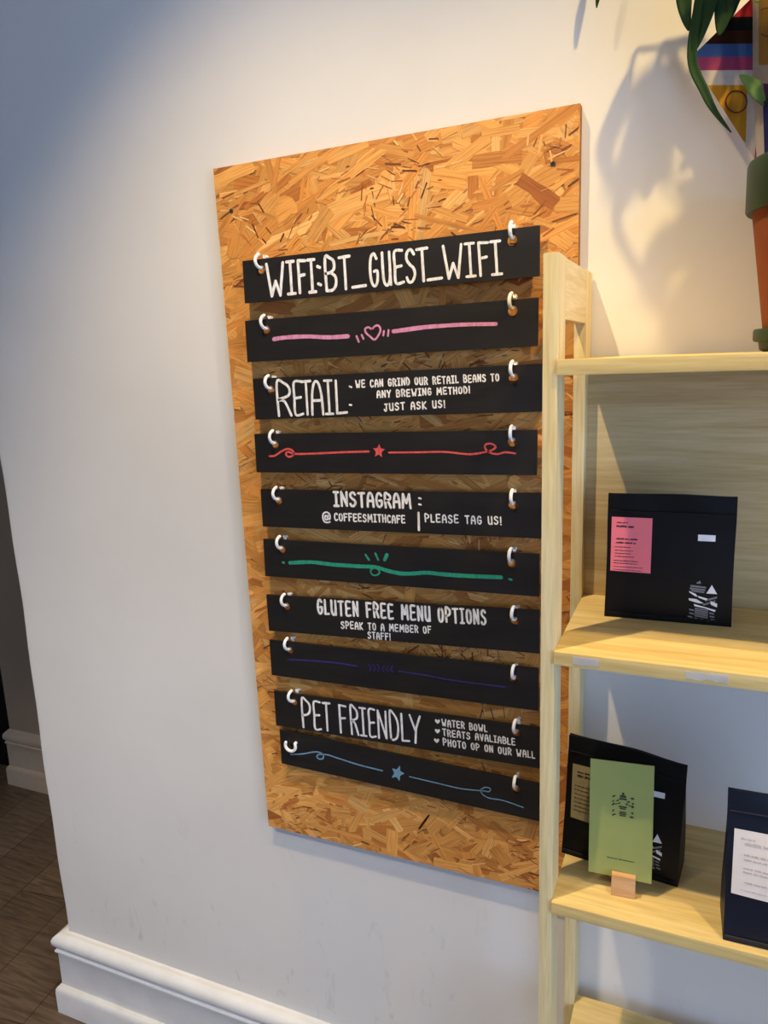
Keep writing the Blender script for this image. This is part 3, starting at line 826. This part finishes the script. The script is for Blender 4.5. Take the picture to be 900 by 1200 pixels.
# lower left black bag, behind the card
c0 = PZ(658, 999, S3); c1 = PZ(794, 1040, S3)
yaw = math.atan2(c1.y - c0.y, c1.x - c0.x); W = (c1 - c0).length
r, fr_ = bag('coffee_bag', 'black coffee bag with crumpled top standing behind the green card', c0, yaw, W, .187, .060, M_bag, lean=.03, topdrop=.009, bulge=.006, skew=.004, ripple=.0015)
patch(r, fr_, 'front_label', W*.075, W*.40, .062, .144, M_olive, .0012, lab='dull gold paper label')
print_lines(r, fr_, 'label_print', [(W*.12, W*.3, .132, .003), (W*.12, W*.34, .126, .004)] + [(W*.10, W*(.28 + .08*(q % 2)), .112 - .0062*q, .0016) for q in range(7)], M_ink, .0016)
patch(r, fr_, 'small_label', W*.745, W*.86, .125, .133, M_wht, .0012, lab='small white label')
emblem(r, fr_, W*.66, W*.86, .022, .075)

# lower right navy bag
c0 = PZ(847, 1101, S3); cb = PZ(832, 1067, S3)
yaw = 0.03
r, fr_ = bag('coffee_bag', 'dark navy coffee bag with a cream label at the right edge', c0, yaw, .168, .198, .066, M_navy, lean=.04, bulge=.006, skew=-.004)
patch(r, fr_, 'front_label', .006, .106, .066, .150, M_cream, .0012, lab='cream paper label')
print_lines(r, fr_, 'label_print', [(.014, .030, .138, .0022), (.018, .066, .131, .0046), (.018, .05, .118, .0026), (.018, .044, .112, .0024), (.018, .07, .101, .0026), (.018, .066, .096, .0026), (.02, .06, .083, .0026), (.016, .07, .073, .0014)], M_tan, .0016)

# ------------------------------------------------------------------ card in a wooden block
cb0 = PZ(716, 1049, S3); cb1 = PZ(744, 1054.5, S3)
cw = (cb1 - cb0).length
hol = empty('card_holder', cb0, math.atan2(cb1.y - cb0.y, cb1.x - cb0.x))
tag(hol, 'small wooden block with a slot holding the green card upright', 'card holder')
b = bmesh.new()
box_bm(0, cw, 0, .010, 0, .031, .0008, bm=b); 
obj_bm('front_cheek', b, M_block, hol)
obj_bm('rear_cheek', box_bm(0, cw, .0125, .0225, 0, .031, .0008), M_block, hol)
obj_bm('block_base', box_bm(.0003, cw - .0003, .010, .0125, 0.0002, .012), M_block, hol)
yc = cb0.y + .0112
Q = [PY(692, 889, yc + .012), PY(767, 898, yc + .012), PY(763.5, 1036, yc), PY(689.5, 1021, yc)]
org = Q[3]
CA = empty('menu_card', org)
tag(CA, 'olive green card with a dark crest, standing in the wooden block', 'card')
ln = Q[0] - Q[3]
def cardpt(a, c, off=0.0):
    p = Q[3].lerp(Q[2], a).lerp(Q[0].lerp(Q[1], a), c) - org
    return p + Vector((0, -off, 0))
b = bmesh.new()
vf = [b.verts.new(cardpt(*p)) for p in ((0,0),(1,0),(1,1),(0,1))]; vb = [b.verts.new(cardpt(*p, -.0009)) for p in ((0,0),(1,0),(1,1),(0,1))]
b.faces.new(vf); b.faces.new(vb[::-1])
for i in range(4): b.faces.new((vf[i], vb[i], vb[(i+1) % 4], vf[(i+1) % 4]))
bmesh.ops.recalc_face_normals(b, faces=b.faces[:])
obj_bm('sheet', b, M_card, CA, sm=False)
b = bmesh.new()
def cpoly(ps): b.faces.new([b.verts.new(cardpt(a, c, .0004)) for a, c in ps])
# crest: mirrored leaf-like marks around a central column
for sgn in (-1, 1):
    for (dx, c, wd, h) in ((.145,.705,.036,.011), (.155,.662,.022,.010), (.15,.635,.030,.014), (.15,.58,.022,.012), (.14,.545,.042,.010), (.085,.672,.032,.009), (.06,.650,.028,.010), (.105,.640,.02,.008)):
        x = .53 + sgn*dx; s2 = .5*sgn
        cpoly([(x-wd, c - h*.2 + s2*h), (x - wd*.2, c - h), (x+wd, c + h*.1 - s2*h), (x + wd*.2, c + h)])
for (c, wd, h) in ((.735,.018,.011), (.712,.05,.010), (.690,.062,.008), (.622,.065,.007), (.606,.05,.006), (.575,.055,.006), (.560,.06,.005), (.546,.05,.005)):
    cpoly([(.53-wd, c-h), (.53+wd, c-h), (.53+wd*.9, c+h), (.53-wd*.9, c+h)])
o = obj_bm('printed_crest', b, M_cardink, CA, sm=False); o['label'] = 'dark printed crest of leaf-like marks'
b = bmesh.new()
x = .30
for n_, wd in enumerate((.024, .018, .018, .012, .026, .018, 0, .024, .018, .018, .014, .022, .018, .018, .024, .016)):
    if wd:
        h_ = .0105 if n_ in (0, 7) else rnd.choice((.008, .008, .011))
        cpoly([(x, .156 - .0012*n_*0), (x + wd, .156), (x + wd*.95, .156 + h_*1.1), (x + wd*.1, .156 + h_*1.1)])
    x += (wd or .012) + .0085
o = obj_bm('caption_print', b, M_cardink, CA, sm=False); o['label'] = 'one line of small dark print'

# ------------------------------------------------------------------ potted plant and flag on the top shelf
PCX, PCY = 0.9215, -0.150
pot = empty('plant_pot', (PCX, PCY, S1))
tag(pot, 'terracotta pot with dark green rim and saucer on the top shelf', 'plant pot')
obj_bm('pot_body', lathe_bm([(0, .010), (.072, .010), (.0745, .012), (.0955, .159), (.0955, .162), (.086, .162), (.080, .150), (0, .150)]), M_terra, pot)
obj_bm('rim_band', lathe_bm([(.0945, .157), (.1005, .1565), (.1025, .159), (.1030, .207), (.1015, .211), (.0965, .211), (.094, .207), (.0930, .163), (.0945, .157)]), M_potg, pot)
obj_bm('saucer', lathe_bm([(0, 0), (.074, 0), (.079, .003), (.080, .011), (.0855, .0125), (.0865, .015), (.0865, .024), (.085, .0265), (.081, .0265), (.078, .0095), (0, .0095)]), M_potg, pot)
so = obj_bm('soil', lathe_bm([(0, .1505), (.0795, .1505), (.0925, .172), (.0925, .196), (.06, .201), (0, .203)]), M_soil, pot)
plant = empty('potted_plant', (PCX, PCY, S1 + .200))
tag(plant, 'dark green trailing plant with long pointed leaves growing from the terracotta pot', 'plant')
CR = Vector((PCX, PCY, S1 + .200))
def leaf(pts, wd, mat, name='leaf', fold=.25, normal=None):
    """pts world-space centre line; lance shaped, folded along the midrib"""
    P = [Vector(p) - CR for p in pts]
    Q = []
    for i in range(len(P)-1):
        p0, p1, p2, p3 = P[max(i-1,0)], P[i], P[i+1], P[min(i+2,len(P)-1)]
        for k in range(7):
            t = k/7; Q.append(0.5*((2*p1) + (p2-p0)*t + (2*p0-5*p1+4*p2-p3)*t*t + (3*p1-p0-3*p2+p3)*t**3))
    Q.append(P[-1])
    n = len(Q); b = bmesh.new(); rows = []
    for i, q in enumerate(Q):
        t = (Q[min(i+1,n-1)] - Q[max(i-1,0)]).normalized()
        vd = Vector(normal or (0, -1, .25)).normalized()
        sd = t.cross(vd)
        sd = sd.normalized() if sd.length > .05 else Vector((1, 0, 0))
        nn = sd.cross(t).normalized()
        s = i/(n-1); w = wd/2*(math.sin(math.pi*min(1, s**.8*.985 + .015))**.75)
        w = max(w, .0006)
        rows.append([b.verts.new(q - sd*w + nn*w*fold), b.verts.new(q - sd*w*.5 + nn*w*fold*.35), b.verts.new(q), b.verts.new(q + sd*w*.5 + nn*w*fold*.35), b.verts.new(q + sd*w + nn*w*fold)])
    for i in range(n-1):
        for k in range(4): b.faces.new((rows[i][k], rows[i][k+1], rows[i+1][k+1], rows[i+1][k]))
    o = obj_bm(name, b, mat, plant)
    md = o.modifiers.new('thickness', 'SOLIDIFY'); md.thickness = .0007
    return o
def stem(pts, r=.0022):
    P = [Vector(p) - CR for p in pts]; Q = []
    for i in range(len(P)-1):
        p0, p1, p2, p3 = P[max(i-1,0)], P[i], P[i+1], P[min(i+2,len(P)-1)]
        for k in range(6):
            t = k/6; Q.append(0.5*((2*p1) + (p2-p0)*t + (2*p0-5*p1+4*p2-p3)*t*t + (3*p1-p0-3*p2+p3)*t**3))
    Q.append(P[-1]); obj_bm('stem', tube_bm(Q, r, 8), M_leaf, plant)
crown = CR + Vector((0, 0, -.012))
LY = -.105
# leaves seen in the photo (tips at these picture points, on a plane in front of the flag), each joined to the crown by a stem over the top
seen = [((842,-75),(832,-20),(822,25),(813,61), .026, M_leaf), ((812,-70),(803,-30),(802,5),(807,36), .020, M_leaf), ((862,-85),(856,-30),(849,10),(843,42), .027, M_leaf),
        ((842,-80),(822,-10),(811,66),(826,108),(838,131),(857,155), .011, M_leaf), ((905,-60),(900,-30),(893,-8),(885,3), .016, M_leafl), ((712,-60),(706,-35),(702,-12),(699,9), .010, M_leaf),
        ((896,122),(887,108),(880,98),(867,88), .017, M_leafl), ((880,-70),(868,-35),(860,-5),(856,22), .022, M_leaf)]
for (*cs, wd, mt) in seen:
    pts = [PY(u, v, LY + .02*(j == 0) if cs[0][0] > 720 else -.032) for j, (u, v) in enumerate(cs)]
    leaf(pts, wd, mt)
    top = pts[0]
    mid = (top + crown)/2 + Vector((0, 0, .10 + .05*(top.z > 2.0)))
    if top.x < .72:
        stem([crown + Vector((.03, .01, 0)), Vector((.98, -.10, 2.3)), Vector((.90, -.05, 2.52)), Vector((.76, -.034, 2.46)), pts[0] + (pts[1]-pts[0])*.08])
        continue
    stem([crown + Vector((rnd.uniform(-.02, .02), rnd.uniform(-.02, .02), 0)), mid, top + Vector((.006, .004, .012)), pts[0] + (pts[1]-pts[0])*.08])
# broad leaves of the crown above the frame, between the right hand ceiling spot and the wall
LB = Vector((1.12, -0.52, 2.60))
def between(u, v, y):
    q = PY(u, v, 0.0); return LB.lerp(q, (y - LB.y)/(0 - LB.y))
for (pts, wd, y) in (([(786,70),(757,95),(732,130),(716,178)], .015, -.17), ([(780,72),(786,105),(787,150),(780,208)], .021, -.19), ([(768,196),(748,203),(728,214),(706,222)], .032, -.18),
        ([(742,128),(756,160),(770,190),(786,226)], .016, -.15), ([(806,100),(832,135),(858,170),(884,206)], .022, -.16), ([(872,205),(845,214),(815,222),(790,226)], .028, -.15),
        ([(800,235),(830,262),(850,300),(858,345)], .036, -.17), ([(835,232),(868,250),(890,290),(905,330)], .052, -.2), ([(790,262),(775,295),(770,330),(775,370)], .030, -.16), ([(830,320),(815,350),(805,380),(800,412)], .046, -.17)):
    P = [between(u, v, y - .012*(n in (1, 2))) for n, (u, v) in enumerate(pts)]
    leaf(P, wd, M_leaf, normal=(.35, -.75, .55))
    stem([crown + Vector((rnd.uniform(-.02, .02), rnd.uniform(-.02, .02), 0)), P[0]*.5 + crown*.5 + Vector((.03, 0, .02)), P[0] + (P[1]-P[0])*.1], .0016)
# the rest of the plant, above and to the right of the frame
for j in range(6):
    an = rnd.uniform(-1.3, .9); rr = rnd.uniform(.05, .16)
    s0 = crown + Vector((.045 + math.cos(an)*.02, math.sin(an)*.02, 0))
    hgt = rnd.uniform(.18, .36)
    p1 = s0 + Vector((math.cos(an)*rr*.4, math.sin(an)*rr*.35, hgt*.7)); p2 = s0 + Vector((math.cos(an)*rr*.9, math.sin(an)*rr*.6, hgt))
    p3 = p2 + Vector((math.cos(an)*.06, math.sin(an)*.04, .015)); p4 = p3 + Vector((math.cos(an)*.05, math.sin(an)*.03, -.06))
    if min(p3.x, p4.x) < .83 and p4.z < 2.05: continue
    stem([s0, p1, p2]); leaf([p2, p3, p4, p4 + Vector((math.cos(an)*.02, 0, -.05))], rnd.uniform(.02, .034), M_leaf)

# striped cloth flag on a stick
FY = -.045
fl = empty('striped_flag', (0.93, FY, S1 + .205))
tag(fl, 'small striped cloth flag with a yellow triangle and purple ring hanging behind the plant', 'flag')
FO = fl.location.copy()
def fpt(u, v, dy=0.0):
    return PY(u, v, FY + dy) - FO
fm = list(FLAG.values()); fi = {k: j for j, k in enumerate(FLAG)}
b = bmesh.new()
def fpoly(ps, c, dy=0.0):
    f = b.faces.new([b.verts.new(fpt(u, v, dy)) for u, v in ps]); f.material_index = fi[c]
lx = lambda v: (809 + (68 - v)*1.02) if v < 68 else 809 + (v-68)*.645
def band(v0, v1, c, r0=882, r1=882):
    ps = [(lx(v0), v0), (r0, v0 - .5), (r1, v1 - .5), (lx(v1), v1)]
    if v0 < 68 < v1: ps.append((809, 68))
    fpoly(ps, c)
band(-30, 0, 'red'); band(0, 20, 'red'); band(20, 36, 'black'); band(36, 51.5, 'brown'); band(51.5, 67, 'blue'); band(67, 82.5, 'pink'); band(82.5, 100, 'white', 882, 882)
fpoly([(lx(100), 100), (876, 99.5), (874, 166), (lx(166)-.5, 166)], 'yellow')
fpoly([(876, 99.5), (882, 99.5), (887, 190), (874, 172), (lx(166)-.5, 166), (874, 166)], 'white')
fpoly([(868, 0), (848, 6), (846, 14), (862, 11)], 'green', -.0012)
fpoly([(889, 143), (884, 186), (889.5, 191), (893, 186)], 'pink', -.0016)
def ringpoly(cu, cv, ru, rv, wpx, dy=-.0014, a0=0, a1=360):
    n = 40
    for k in range(n):
        A = math.radians(a0 + (a1-a0)*k/n); B = math.radians(a0 + (a1-a0)*(k+1)/n)
        fpoly([(cu + ru*math.cos(A), cv + rv*math.sin(A)), (cu + ru*math.cos(B), cv + rv*math.sin(B)), (cu + (ru-wpx)*math.cos(B), cv + (rv-wpx)*math.sin(B)), (cu + (ru-wpx)*math.cos(A), cv + (rv-wpx)*math.sin(A))], 'ring', dy)
ringpoly(863, 119, 13, 13.5, 1.5)
for f in b.faces:
    f.normal_update()
    if f.normal.y > 0: f.normal_flip()
front_panel = obj_bm('front_panel', b, fm, fl, sm=False)
b = bmesh.new()
SL = .020
def spoly(ps, c, k=0.0):
    f = b.faces.new([b.verts.new(fpt(u, v, -(u - 882)/40*.03 - k)) for u, v in ps]); f.material_index = fi[c]
spoly([(882,-40),(889,-40),(889,108),(882,108)], 'white'); spoly([(889,-40),(928,-40),(928,76),(889,76)], 'tan'); spoly([(889,76),(928,76),(928,98),(889,98)], 'white')
spoly([(889,98),(928,98),(928,120),(889,120)], 'purple'); spoly([(882,108),(889,108),(889,120),(894,120),(896,191),(887,190)], 'white'); spoly([(894,120),(928,120),(928,188),(896,191)], 'navy')
for (cv) in (12, 40):
    for k in range(14):
        A = math.radians(200 - 220*k/14 + 0); B = math.radians(200 - 220*(k+1)/14)
        s_ = 1 if cv == 12 else -1
        spoly([(901 + 9*math.cos(A), cv + s_*(-3*math.sin(A)) ), (901 + 9*math.cos(B), cv + s_*(-3*math.sin(B))), (901 + 8*math.cos(B), cv + s_*(-2*math.sin(B))), (901 + 8*math.cos(A), cv + s_*(-2*math.sin(A)))], 'ring', .0012)
for f in b.faces:
    f.normal_update()
    if f.normal.y > 0: f.normal_flip()
obj_bm('folded_panel', b, fm, fl, sm=False)
for o_ in (front_panel,):
    md = o_.modifiers.new('thickness', 'SOLIDIFY'); md.thickness = .0006; md.offset = -1
p0 = Vector((.93, -.125, S1 + .17)) - FO; p1 = PY(928, -60, FY - .034) - FO
obj_bm('stick', tube_bm([p0, p1 + (p1-p0)*.1], .004, 12), M_stick, fl)
